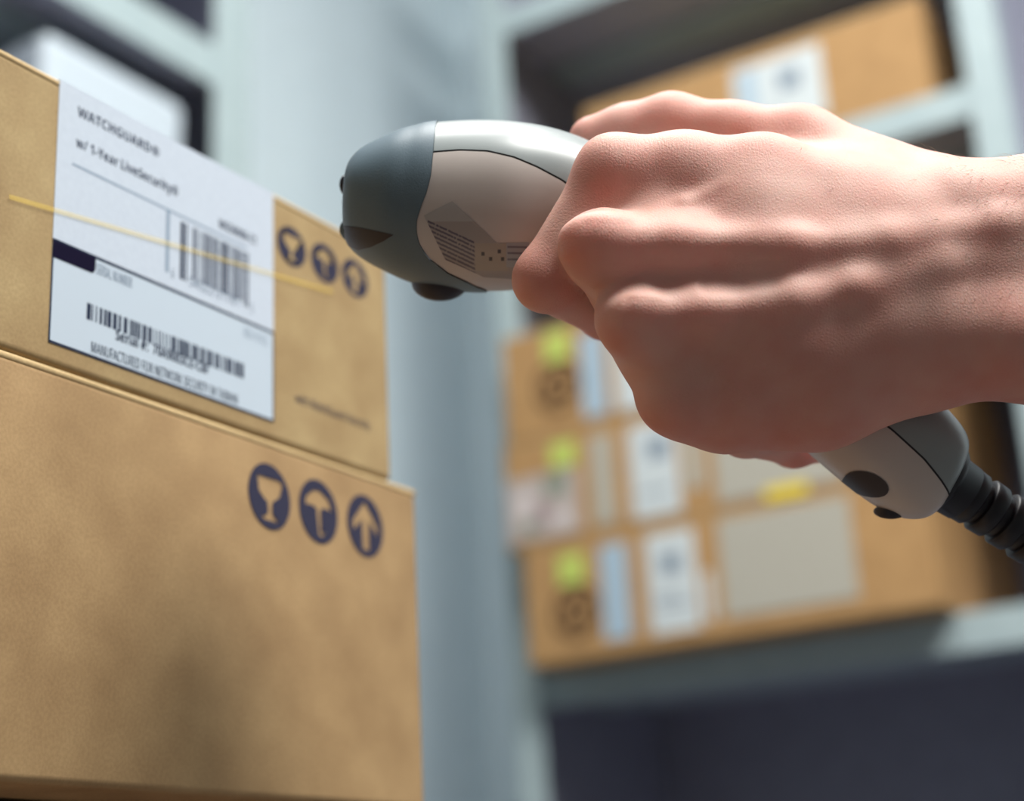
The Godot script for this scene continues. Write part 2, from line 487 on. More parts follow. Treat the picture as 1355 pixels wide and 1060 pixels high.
	lettering("printed_line", "MANUFACTURED FOR NETWORK SECURITY IN TAIWAN", 0.32490 - ox, 0.39123 - ox, 1.47694 - oy, 0.0011, M.print, low, z + 0.0002)
	lettering("printed_line", "REV 0102", 0.39465 - ox, 0.40680 - ox, 1.50250 - oy, 0.0009, M.print_pale, low, z + 0.00016)

	# scanner light painted as a thin translucent yellow strip across the label
	var painted_beam := plain(Color(0.93, 0.80, 0.28, 0.30), 0.8)
	painted_beam.transparency = BaseMaterial3D.TRANSPARENCY_ALPHA
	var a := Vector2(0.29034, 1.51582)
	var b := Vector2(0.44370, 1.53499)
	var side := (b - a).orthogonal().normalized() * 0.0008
	var ln := obj("painted_laser_line", print_mesh([PackedVector2Array([a - side, b - side, b + side, a + side])]), painted_beam, self, Vector3(0, 0, FACE_Z + 0.0007))
	tag(ln, "thin yellow strip painted as scanner light across the white label's barcode", "painted light")

# ---------------------------------------------------------------- boxes on the racks
# a parcel whose front looks along -x of the room: x0 is its front, z from z0 to z1
func parcel(label: String, x0: float, y0: float, z0: float, z1: float, h: float, depth: float, mat: Material, group: String) -> Node3D:
	var t := carton("parcel_box", label, Vector3(x0 + depth / 2, y0, (z0 + z1) / 2), Vector3(absf(z1 - z0), h, depth), mat, group, 0.003, -PI / 2)
	return t

# something flat stuck to the front of a parcel, given in the room's z and y
func stuck(called: String, t: Node3D, front: float, z0: float, y0: float, z1: float, y1: float, mat: Material) -> MeshInstance3D:
	var mz := t.position.z
	return obj(called, round_box(Vector3(absf(z1 - z0), absf(y1 - y0), 0.0006), 0.0002), mat, t, Vector3((z0 + z1) / 2 - mz, (y0 + y1) / 2 - t.position.y, front))

func emblem(t: Node3D, front: float, z: float, y: float, r: float) -> void:
	var polys := []
	for k in 12:
		polys.append(arc(Vector2.ZERO, r, r, k * 30, k * 30 + 30, 4) + reversed(arc(Vector2.ZERO, r * 0.86, r * 0.86, k * 30, k * 30 + 30, 4)))
	for k in 5:
		var d := Vector2.from_angle(k * TAU / 5 + 0.3) * r * 0.48
		polys.append(arc(d, r * 0.24, r * 0.24, 0, 330, 11))
	obj("round_emblem", print_mesh(polys), M.emblem, t, Vector3(z - t.position.z, y - t.position.y, front + 0.0004))

func reversed(p: PackedVector2Array) -> PackedVector2Array:
	var q := p.duplicate()
	q.reverse()
	return q

func shelf_boxes() -> void:
	var g := "brown parcels stacked on the right rack"
	var d := 0.34
	var f := d / 2 + 0.0012
	var a := parcel("bottom brown parcel of the stack of three on the right rack", 1.665, 1.6135, -1.0089, -0.4985, 0.1455, d, M.kraft_far, g)
	stuck("green_note", a, f, -0.9596, 1.7059, -0.9241, 1.7424, M.note_green)
	emblem(a, f, -0.9379, 1.6724, 0.033)
	stuck("narrow_label", a, f, -0.9015, 1.6310, -0.8650, 1.7453, M.far_blue)
	var al := stuck("white_label", a, f, -0.8394, 1.6291, -0.7763, 1.7473, M.far_paper)
	obj("label_print", print_mesh([rect(-0.012, 0.010, 0.012, 0.032)]), M.far_print, al, Vector3(0, 0, 0.0004))
	obj("label_print", print_mesh([rect(-0.022, -0.03, 0.02, -0.026)]), M.far_print, al, Vector3(0, 0, 0.0004))
	obj("label_print", print_mesh([rect(-0.022, -0.02, 0.01, -0.016)]), M.far_print, al, Vector3(0, 0, 0.0004))
	stuck("clear_tape", a, f, -0.7448, 1.6350, -0.5852, 1.7502, M.tape)
	stuck("small_label", a, f, -0.7685, 1.6360, -0.7586, 1.6911, M.far_paper)
	var b := parcel("middle brown parcel of the stack of three, with a patterned sticker on its left end", 1.665, 1.7596, -1.0305, -0.4926, 0.1375, d, M.kraft_far, g)
	stuck("green_note", b, f + 0.0006, -0.9606, 1.8537, -0.9251, 1.8852, M.note_green)
	var bs := stuck("patterned_sticker", b, f, -1.0286, 1.7690, -0.9241, 1.8497, plain(c8(176, 164, 158), 0.6))
	obj("sticker_print", print_mesh([rect(0.005, 0.012, 0.036, 0.036)]), plain(c8(120, 132, 116), 0.6), bs, Vector3(0, 0, 0.0004))
	obj("sticker_print", print_mesh([rect(-0.03, -0.03, -0.01, -0.016)]), plain(c8(120, 132, 116), 0.6), bs, Vector3(0, 0, 0.0004))
	obj("sticker_print", print_mesh([rect(-0.040, -0.012, -0.012, 0.022)]), plain(c8(200, 190, 188), 0.6), bs, Vector3(0, 0, 0.0004))
	obj("sticker_print", print_mesh([rect(0.012, -0.03, 0.04, -0.012)]), plain(c8(200, 190, 188), 0.6), bs, Vector3(0, 0, 0.0004))
	obj("sticker_print", print_mesh([rect(-0.008, -0.022, 0.010, 0.004)]), plain(c8(150, 128, 130), 0.6), bs, Vector3(0, 0, 0.0005))
	stuck("clear_tape", b, f, -0.9044, 1.7709, -0.8749, 1.8842, M.tape)
	var bl := stuck("white_label", b, f, -0.8512, 1.7690, -0.7872, 1.8842, M.far_paper)
	obj("label_print", print_mesh([rect(-0.006, 0.012, 0.020, 0.036)]), M.far_print, bl, Vector3(0, 0, 0.0004))
	obj("label_print", print_mesh([rect(-0.022, -0.03, 0.02, -0.026)]), M.far_print, bl, Vector3(0, 0, 0.0004))
	stuck("small_label", b, f, -0.7783, 1.7926, -0.7566, 1.8714, M.tape)
	stuck("clear_tape", b, f, -0.7409, 1.7690, -0.5862, 1.8842, M.tape)
	stuck("yellow_tape", b, f + 0.0007, -0.6818, 1.7606, -0.6305, 1.7749, M.note_yellow)
	var c := parcel("top brown parcel of the stack of three, mostly behind the hand", 1.665, 1.8980, -1.0246, -0.4946, 0.1435, d, M.kraft_far, g)
	stuck("green_note", c, f, -0.9596, 1.9926, -0.9251, 2.0320, M.note_green)
	emblem(c, f, -0.9438, 1.9601, 0.034)
	stuck("narrow_label", c, f, -0.9093, 1.9089, -0.8758, 2.0192, M.far_blue)
	stuck("white_label", c, f, -0.8611, 1.9069, -0.8000, 2.0192, M.far_paper)
	stuck("clear_tape", c, f, -0.7448, 1.9089, -0.5872, 2.0192, M.tape)
	var u := parcel("brown parcel alone on the upper shelf of the right rack, with a white label", 1.73, 2.227, -0.915, -0.442, 0.142, d, M.kraft_far, "")
	var ul := stuck("white_label", u, f, -0.694, 2.250, -0.575, 2.350, M.far_paper)
	obj("label_print", print_mesh([rect(0.002, 0.0, 0.030, 0.026)]), M.far_print, ul, Vector3(0, 0, 0.0004))
	obj("label_print", print_mesh([rect(-0.04, -0.03, 0.0, -0.026)]), M.far_print, ul, Vector3(0, 0, 0.0004))
	obj("label_band", print_mesh([rect(-0.052, -0.045, -0.030, 0.045)]), M.far_blue, ul, Vector3(0, 0, 0.0004))

	# the white carton on the left rack
	var w := thing("white_carton", "white carton on the left rack, behind the labelled parcel", "box", Vector3(1.070, 1.93, -1.235))
	obj("body", round_box(Vector3(0.200, 0.235, 0.24), 0.012, 3, 0.001, Vector3(0, 0.1175, 0)), M.white_card, w)
	obj("lid", round_box(Vector3(0.2006, 0.05, 0.2406), 0.012, 2, 0.0, Vector3(0, 0.241, 0)), M.white_card, w)
	obj("label", round_box(Vector3(0.03, 0.03, 0.0006), 0.0002, 1, 0, Vector3(-0.045, 0.19, 0.1212)), M.print_pale, w)

# ---------------------------------------------------------------- barcode scanner
# side profile of the housing, millimetres in the grip frame: top line, bottom line, half width
var loft_p := PackedVector3Array()
var loft_n := PackedVector3Array()
var loft_rows := 0
const LOFT_COLS := 72

func crom(a: float, b: float, c: float, d: float, t: float) -> float:
	return 0.5 * (2 * b + (c - a) * t + (2 * a - 5 * b + 4 * c - d) * t * t + (3 * b - a - 3 * c + d) * t * t * t)

func crom3(p: PackedVector3Array, i: int, t: float) -> Vector3:
	var n := p.size() - 1
	var a := p[clampi(i - 1, 0, n)]
	var b := p[clampi(i, 0, n)]
	var c := p[clampi(i + 1, 0, n)]
	var d := p[clampi(i + 2, 0, n)]
	return Vector3(crom(a.x, b.x, c.x, d.x, t), crom(a.y, b.y, c.y, d.y, t), crom(a.z, b.z, c.z, d.z, t))

func build_loft(top: PackedVector3Array, bottom: PackedVector3Array, wide: PackedFloat32Array, fine: int) -> void:
	var n := top.size() - 1
	loft_rows = n * fine + 1
	loft_p.resize(loft_rows * LOFT_COLS)
	for r in loft_rows:
		var i := mini(r / fine, n - 1)
		var t := float(r - i * fine) / fine
		var a := crom3(top, i, t)
		var b := crom3(bottom, i, t)
		var w := maxf(crom(wide[maxi(i - 1, 0)], wide[i], wide[i + 1], wide[mini(i + 2, n)], t), 0.0)
		var m := (a + b) / 2
		var h := (a - b) / 2
		for c in LOFT_COLS:
			var q := TAU * c / LOFT_COLS
			var cy := signf(cos(q)) * pow(absf(cos(q)), 0.86)
			var cz := signf(sin(q)) * pow(absf(sin(q)), 0.86)
			loft_p[r * LOFT_COLS + c] = m + h * cy + Vector3(0, 0, 1) * w * cz
	loft_n.resize(loft_p.size())
	for r in loft_rows:
		for c in LOFT_COLS:
			var du := loft_p[mini(r + 1, loft_rows - 1) * LOFT_COLS + c] - loft_p[maxi(r - 1, 0) * LOFT_COLS + c]
			var dv := loft_p[r * LOFT_COLS + (c + 1) % LOFT_COLS] - loft_p[r * LOFT_COLS + (c + LOFT_COLS - 1) % LOFT_COLS]
			loft_n[r * LOFT_COLS + c] = dv.cross(du).normalized()
	for c in LOFT_COLS:   # the ends close to a point
		loft_n[c] = loft_n[LOFT_COLS * 2 + c]
		loft_n[(loft_rows - 1) * LOFT_COLS + c] = loft_n[(loft_rows - 3) * LOFT_COLS + c]

# signed distance in the side view from an open line: positive on its left as one walks along it
func side_of(p: Vector3, line: PackedVector3Array) -> float:
	var best := 1e9
	var s := 1.0
	for i in line.size() - 1:
		var ax := line[i].x
		var ay := line[i].y
		var dx := line[i + 1].x - ax
		var dy := line[i + 1].y - ay
		var px := p.x - ax
		var py := p.y - ay
		var t := clampf((px * dx + py * dy) / (dx * dx + dy * dy), 0.0, 1.0)
		var ex := px - dx * t
		var ey := py - dy * t
		var d := ex * ex + ey * ey
		if d < best - 1e-6:
			best = d
			s = 1.0 if dx * py - dy * px > 0.0 else -1.0
	return s * sqrt(best)

# part of the housing where every field is positive, pushed out by lift; fields hold one number per loft point
func housing(fields: Array, lift: float, uv_from := Vector2.ZERO, uv_size := Vector2.ZERO) -> ArrayMesh:
	var v := PackedVector3Array()
	var n := PackedVector3Array()
	var uv := PackedVector2Array()
	for r in loft_rows - 1:
		for c in LOFT_COLS:
			var k := r * LOFT_COLS + c
			var k2 := r * LOFT_COLS + (c + 1) % LOFT_COLS
			for tri in [[k, k + LOFT_COLS, k2], [k2, k + LOFT_COLS, k2 + LOFT_COLS]]:
				# each corner: position, normal, then the fields
				var poly := []
				for q: int in tri:
					var row := [loft_p[q], loft_n[q]]
					for f: PackedFloat32Array in fields: row.append(f[q])
					poly.append(row)
				for f in fields.size():
					var s := 2 + f
					var cut := []
					for e in poly.size():
						var a: Array = poly[e]
						var b: Array = poly[(e + 1) % poly.size()]
						if a[s] >= 0.0: cut.append(a)
						if (a[s] >= 0.0) != (b[s] >= 0.0):
							var t: float = a[s] / (a[s] - b[s])
							var mix := []
							for j in a.size(): mix.append(a[j] + (b[j] - a[j]) * t)
							cut.append(mix)
					poly = cut
					if poly.size() < 3: break
				if poly.size() < 3: continue
				for e in range(1, poly.size() - 1):
					for w: Array in [poly[0], poly[e], poly[e + 1]]:
						v.append((w[0] + w[1].normalized() * lift) * 0.001)
						n.append(w[1].normalized())
						if uv_size.x > 0.0: uv.append(Vector2((w[0].x - uv_from.x) / uv_size.x, 1.0 - (w[0].y - uv_from.y) / uv_size.y))
	var idx := PackedInt32Array(range(v.size()))
	return array_mesh(v, n, idx, PackedColorArray(), uv)

func field(line: PackedVector3Array, times := 1.0, plus := 0.0) -> PackedFloat32Array:
	var out := PackedFloat32Array()
	out.resize(loft_p.size())
	for i in loft_p.size(): out[i] = side_of(loft_p[i], line) * times + plus
	return out

func altered(f: PackedFloat32Array, times: float, plus: float) -> PackedFloat32Array:
	var out := f.duplicate()
	for i in out.size(): out[i] = out[i] * times + plus
	return out

func near_side() -> PackedFloat32Array:
	var out := PackedFloat32Array()
	out.resize(loft_p.size())
	for i in loft_p.size(): out[i] = loft_n[i].z - 0.02
	return out

# fields that are positive inside a convex outline given clockwise or not
func inside(outline: PackedVector3Array) -> Array:
	var area := 0.0
	for i in outline.size():
		var a := outline[i]
		var b := outline[(i + 1) % outline.size()]
		area += a.x * b.y - b.x * a.y
	var out := [near_side()]
	for i in outline.size():
		var a := outline[i]
		var b := outline[(i + 1) % outline.size()]
		var l := Vector2(b.x - a.x, b.y - a.y).length()
		var f := PackedFloat32Array()
		f.resize(loft_p.size())
		for k in loft_p.size():
			f[k] = ((b.x - a.x) * (loft_p[k].y - a.y) - (b.y - a.y) * (loft_p[k].x - a.x)) / l * signf(area)
		out.append(f)
	return out

func ellipsoid(r: Vector3) -> ArrayMesh:
	var s := SphereMesh.new()
	s.radius = 1.0
	s.height = 2.0
	s.radial_segments = 32
	s.rings = 16
	var st := SurfaceTool.new()
	st.begin(Mesh.PRIMITIVE_TRIANGLES)
	st.append_from(s, 0, Transform3D(Basis.from_scale(r * 0.001), Vector3.ZERO))
	return st.commit()

# a ring or sleeve turned round the x axis: profile of (x along, radius), millimetres
func lathe(profile: PackedVector2Array, around := 36) -> ArrayMesh:
	var st := SurfaceTool.new()
	st.begin(Mesh.PRIMITIVE_TRIANGLES)
	for i in profile.size() - 1:
		for k in around:
			var q := []
			for e in [[i, k], [i + 1, k], [i + 1, k + 1], [i, k + 1]]:
				var t: float = TAU * (e[1] % around) / around
				var p := profile[e[0]]
				q.append(Vector3(p.x, cos(t) * p.y, sin(t) * p.y) * 0.001)
			st.set_smooth_group(i if absf(profile[i].x - profile[i + 1].x) < 0.01 or absf(profile[i].y - profile[i + 1].y) < 0.01 else 999)
			for e in [0, 1, 2, 0, 2, 3]: st.add_vertex(q[e])
	st.generate_normals()
	st.index()
	return st.commit()

func aim(o: Node3D, at: Vector3, along: Vector3) -> void:
	var x := along.normalized()
	var y := Vector3(0, 0, 1).cross(x).normalized()
	o.transform = Transform3D(Basis(x, y, x.cross(y)), at * 0.001)

func tube(path: PackedVector3Array, r: float, around := 20) -> ArrayMesh:
	var v := PackedVector3Array()
	var n := PackedVector3Array()
	var idx := PackedInt32Array()
	for i in path.size():
		var d := (path[mini(i + 1, path.size() - 1)] - path[maxi(i - 1, 0)]).normalized()
		var s := d.cross(Vector3(0, 0, 1)).normalized()
		var u := s.cross(d)
		for k in around:
			var t := TAU * k / around
			var w := s * cos(t) + u * sin(t)
			v.append((path[i] + w * r) * 0.001)
			n.append(w)
	for i in path.size() - 1:
		for k in around:
			var a := i * around + k
			var b := i * around + (k + 1) % around
			idx.append_array(PackedInt32Array([a, b, a + around, b, b + around, a + around]))
	return array_mesh(v, n, idx)

func sticker_image() -> ImageTexture:
	var im := Image.create(192, 128, false, Image.FORMAT_RGBA8)
	im.fill(c8(160, 151, 146))
	var rng := RandomNumberGenerator.new()
	rng.seed = 4
	im.fill_rect(Rect2i(0, 0, 192, 34), c8(174, 169, 166))
	for k in 9:
		for x in range(6, 92):
			var y := 30 + k * 7 + int(x * 0.42)
			if rng.randf() < 0.8 and y < 126: im.fill_rect(Rect2i(x, y, 2, 3), c8(92, 84, 96))
	im.fill_rect(Rect2i(92, 70, 60, 44), c8(166, 154, 142))
	for p in [Vector2i(104, 84), Vector2i(118, 92), Vector2i(134, 80), Vector2i(140, 92)]: im.fill_rect(Rect2i(p.x, p.y, 6, 6), c8(66, 58, 60))
	im.fill_rect(Rect2i(150, 58, 42, 50), c8(158, 160, 166))
	for k in 4: im.fill_rect(Rect2i(152, 64 + k * 10, 36, 3), c8(110, 108, 120))
	return ImageTexture.create_from_image(im)

func scanner() -> void:
	var t := thing("barcode_scanner", "white handheld barcode scanner with a dark grey nose, gripped in the hand", "scanner")
	t.transform = GRIP
	var top := PackedVector3Array([Vector3(-105.6, 33.7, -48.0), Vector3(-105.6, 36.2, -48.0), Vector3(-105.1, 39.6, -48.0), Vector3(-103.3, 42.8, -48.0), Vector3(-99.4, 45.8, -48.0), Vector3(-90.8, 49.6, -47.0), Vector3(-84.9, 51.4, -47.0), Vector3(-79.4, 52.5, -47.0), Vector3(-67.2, 53.2, -47.0), Vector3(-55.8, 52.8, -47.0), Vector3(-44.3, 50.9, -47.0), Vector3(-33.0, 46.7, -45.0), Vector3(-19.6, 38.6, -41.0), Vector3(-5.2, 27.4, -38.0), Vector3(11.3, 12.6, -36.0), Vector3(28.9, -2.1, -34.0), Vector3(46.5, -14.3, -33.0), Vector3(62.6, -27.0, -31.0), Vector3(71.4, -34.6, -30.0), Vector3(76.1, -42.1, -30.0), Vector3(74.1, -49.1, -30.0), Vector3(71.4, -54.9, -30.0)])
	var bottom := PackedVector3Array([Vector3(-105.6, 30.5, -48.0), Vector3(-105.8, 27.7, -48.0), Vector3(-106.2, 22.7, -48.0), Vector3(-105.8, 16.7, -48.0), Vector3(-102.1, 12.6, -48.0), Vector3(-94.9, 8.6, -47.0), Vector3(-87.8, 5.4, -47.0), Vector3(-81.0, 3.5, -47.0), Vector3(-69.1, 2.2, -47.0), Vector3(-58.5, 2.4, -47.0), Vector3(-47.5, 3.1, -47.0), Vector3(-37.5, 2.3, -45.0), Vector3(-26.9, -0.7, -41.0), Vector3(-14.9, -6.8, -38.0), Vector3(-1.7, -16.7, -36.0), Vector3(13.7, -30.1, -34.0), Vector3(30.2, -45.7, -33.0), Vector3(42.0, -56.0, -31.0), Vector3(50.9, -62.4, -30.0), Vector3(58.6, -65.5, -30.0), Vector3(65.7, -64.2, -30.0), Vector3(70.6, -56.4, -30.0)])
	var wide := PackedFloat32Array([5, 10, 16, 20, 23.5, 26.5, 27.8, 28.5, 28.5, 28, 26, 23, 19, 17, 16, 16, 16.5, 16.5, 15.5, 13.5, 9, 0])
	build_loft(top, bottom, wide, 10)
	var nose_line := PackedVector3Array([Vector3(-78.3, 64.0, -30.0), Vector3(-78.6, 49.4, -30.0), Vector3(-78.9, 40.8, -30.0), Vector3(-79.4, 33.7, -30.0), Vector3(-80.5, 28.8, -30.0), Vector3(-82.3, 24.4, -30.0), Vector3(-83.5, 20.7, -30.0), Vector3(-83.8, 17.6, -30.0), Vector3(-83.0, 14.0, -30.0), Vector3(-80.5, 10.3, -30.0), Vector3(-75.0, 6.3, -30.0), Vector3(-67.1, 3.0, -30.0), Vector3(-61.1, 1.5, -30.0), Vector3(-51.4, -0.1, -30.0), Vector3(-47.0, -6.7, -30.0), Vector3(-45.9, -28.8, -30.0), Vector3(-45.9, -112.8, -30.0)])
	var shell_line := PackedVector3Array([Vector3(-86.7, 39.9, -30.0), Vector3(-79.0, 40.3, -30.0), Vector3(-71.3, 40.9, -30.0), Vector3(-63.5, 40.6, -30.0), Vector3(-55.8, 38.8, -30.0), Vector3(-49.2, 36.1, -30.0), Vector3(-42.1, 32.4, -30.0), Vector3(-29.3, 23.1, -30.0), Vector3(-7.2, 6.1, -30.0), Vector3(14.9, -12.2, -30.0), Vector3(37.0, -28.2, -30.0), Vector3(51.3, -39.4, -30.0), Vector3(60.2, -47.6, -30.0), Vector3(65.3, -53.6, -30.0), Vector3(70.1, -59.7, -30.0)])
	var nose := field(nose_line)          # positive over the white housing
	var shell := field(shell_line)        # positive above the seam
	obj("nose_cover", housing([altered(nose, -1.0, -0.05)], 0.35), M.rubber, t)
	obj("top_cover", housing([altered(nose, 1.0, -0.02), altered(shell, 1.0, -0.28)], 0.0), M.shell, t)
	obj("side_shell", housing([altered(nose, 1.0, -0.02), altered(shell, -1.0, -0.28)], 0.0), M.shell_side, t)
	obj("seam", housing([nose, altered(shell, 1.0, 0.5), altered(shell, -1.0, 0.5)], -0.45), M.seam, t)
	obj("scan_window", ellipsoid(Vector3(2.2, 4.6, 13.0)), M.window, t, Vector3(-106.5, 29.6, -60.0) * 0.001)
	obj("crease_patch", housing(inside(PackedVector3Array([Vector3(-108.1, 21.3, -50.0), Vector3(-101.7, 19.7, -44.0), Vector3(-95.1, 18.4, -38.0), Vector3(-89.4, 17.3, -34.0), Vector3(-93.4, 15.3, -36.0), Vector3(-97.3, 14.1, -40.0), Vector3(-101.7, 13.8, -44.0), Vector3(-106.0, 16.0, -50.0)])), 0.5), M.dark_cap, t)  # dark patch painted on for the shade in the almond-shaped crease
	obj("indicator_lens", ellipsoid(Vector3(1.9, 3.1, 4.0)), M.window, t, Vector3(-106.6, 34.1, -46.0) * 0.001)
	obj("stand_foot", ellipsoid(Vector3(8.6, 5.4, 9.0)), M.dark_cap, t, Vector3(-78.2, 4.5, -47.0) * 0.001)
	obj("lower_lip", ellipsoid(Vector3(7.5, 4.6, 19.0)), M.rubber, t, Vector3(-100.9, 20.3, -47.0) * 0.001)
	var st := StandardMaterial3D.new()
	st.albedo_texture = sticker_image()
	st.roughness = 0.25
	var q := PackedVector3Array([Vector3(-81.5, 21.8, -28.0), Vector3(-73.4, 25.8, -27.0), Vector3(-60.6, 14.2, -27.0), Vector3(-51.4, 14.6, -27.0), Vector3(-51.4, 4.5, -30.0), Vector3(-64.6, 5.2, -30.0), Vector3(-75.7, 9.8, -30.0)])
	var lo := q[0]
	var hi := q[0]
	for p in q:
		lo = lo.min(p)
		hi = hi.max(p)
	obj("rating_label", housing(inside(PackedVector3Array([q[0], q[1], q[2], q[5], q[6]])), 0.12, Vector2(lo.x, lo.y), Vector2(hi.x - lo.x, hi.y - lo.y)), st, t)
	obj("serial_label", housing(inside(PackedVector3Array([q[2], q[3], q[4], q[5]])), 0.12, Vector2(lo.x, lo.y), Vector2(hi.x - lo.x, hi.y - lo.y)), st, t)
	var oval := PackedVector3Array()
	for k in 20:
		var w := Vector2(cos(TAU * k / 20.0) * 6.0, sin(TAU * k / 20.0) * 3.3).rotated(-0.42)
		oval.append(Vector3(45.4, -54.9, -17.0) + Vector3(w.x, w.y, 0))
	obj("screw_cap", housing(inside(oval), 0.3), M.dark_cap, t)
	obj("rubber_foot", ellipsoid(Vector3(4.8, 2.2, 5.0)), M.dark_cap, t, Vector3(54.0, -63.4, -29.0) * 0.001)
	# cable sleeve with ribs, then the cable itself
	var path := PackedVector3Array()
	for k in 13:
		var u := k / 12.0
		path.append(Vector3(crom(54.2, 69.0, 104.3, 142.7, u), crom(-43.8, -53.6, -76.6, -103.2, u), -30.0 - 3.0 * u))
	var d0 := path[1] - path[0]
	var col := obj("sleeve_collar", lathe(PackedVector2Array([Vector2(-5, 7), Vector2(-4.2, 10.6), Vector2(-2, 11.2), Vector2(1.6, 10.9), Vector2(2.6, 10.0), Vector2(3.2, 9.0), Vector2(8.6, 8.6), Vector2(9.4, 7.8), Vector2(9.4, 4)])), M.black, t)
	aim(col, path[0], d0)
	var sleeve := obj("cable_sleeve", tube(path, 6.7), M.black, t)
	var rib := lathe(PackedVector2Array([Vector2(-2.7, 6.0), Vector2(-2.6, 7.9), Vector2(-2.1, 8.4), Vector2(2.0, 8.2), Vector2(2.5, 7.7), Vector2(2.6, 6.0)]))
	for k in range(3, 12, 2):
		var r := obj("rib", rib, M.black, sleeve)
		aim(r, path[k].lerp(path[mini(k + 1, 12)], 0.35), path[mini(k + 1, 12)] - path[k])
	var cable := PackedVector3Array()
	var e := path[12]
	var de := (path[12] - path[11]).normalized()
	for k in 14:
		var u := k * 14.0
		cable.append(e + de * u + Vector3(0, -0.0022 * u * u, 0))
	obj("cable", tube(cable, 3.0), M.black, t)


# ---------------------------------------------------------------- the person
# bones: a rounded cone between two joints, all in millimetres; group 0 is the hand and arm, the others are fingers
var bone_a := PackedVector3Array()
var bone_b := PackedVector3Array()
var bone_ra := PackedFloat32Array()
var bone_rb := PackedFloat32Array()
var bone_k := PackedFloat32Array()
var bone_g := PackedInt32Array()

func bone(g: int, k: float, points: Array) -> void:
	for i in points.size() - 1:
		bone_a.append(points[i][0])
		bone_b.append(points[i + 1][0])
		bone_ra.append(points[i][1])
		bone_rb.append(points[i + 1][1])
		bone_k.append(k)
		bone_g.append(g)

func flesh(p: Vector3, near: PackedInt32Array) -> float:
	var body := 1e3
	var cut := 1e3
	var fing := 1e3
	var total := 1e3
	var g_now := 0
	for i in near:
		var a := bone_a[i]
		var ab := bone_b[i] - a
		var ap := p - a
		var t := clampf(ap.dot(ab) / ab.length_squared(), 0.0, 1.0)
		var d := (ap - ab * t).length() - lerpf(bone_ra[i], bone_rb[i], t)
		var g := bone_g[i]
		var k := bone_k[i]
		if g == 0:
			var h := maxf(k - absf(body - d), 0.0) / k
			body = minf(body, d) - h * h * k * 0.25
		elif g == 9:
			var h := maxf(k - absf(body + d), 0.0) / k
			body = maxf(body, -d) + h * h * k * 0.25
		else:
			if g != g_now:
				if g_now > 0:
					var h := maxf(WEB - absf(body - fing), 0.0) / WEB
					total = minf(total, minf(body, fing) - h * h * WEB * 0.25)
				g_now = g
				fing = 1e3
			var h2 := maxf(k - absf(fing - d), 0.0) / k
			fing = minf(fing, d) - h2 * h2 * k * 0.25
	if g_now > 0:
		var h := maxf(WEB - absf(body - fing), 0.0) / WEB
		total = minf(total, minf(body, fing) - h * h * WEB * 0.25)
	return minf(total, body)

const WEB := 7.0
const CELL := 1.3
const BLOCK := 8

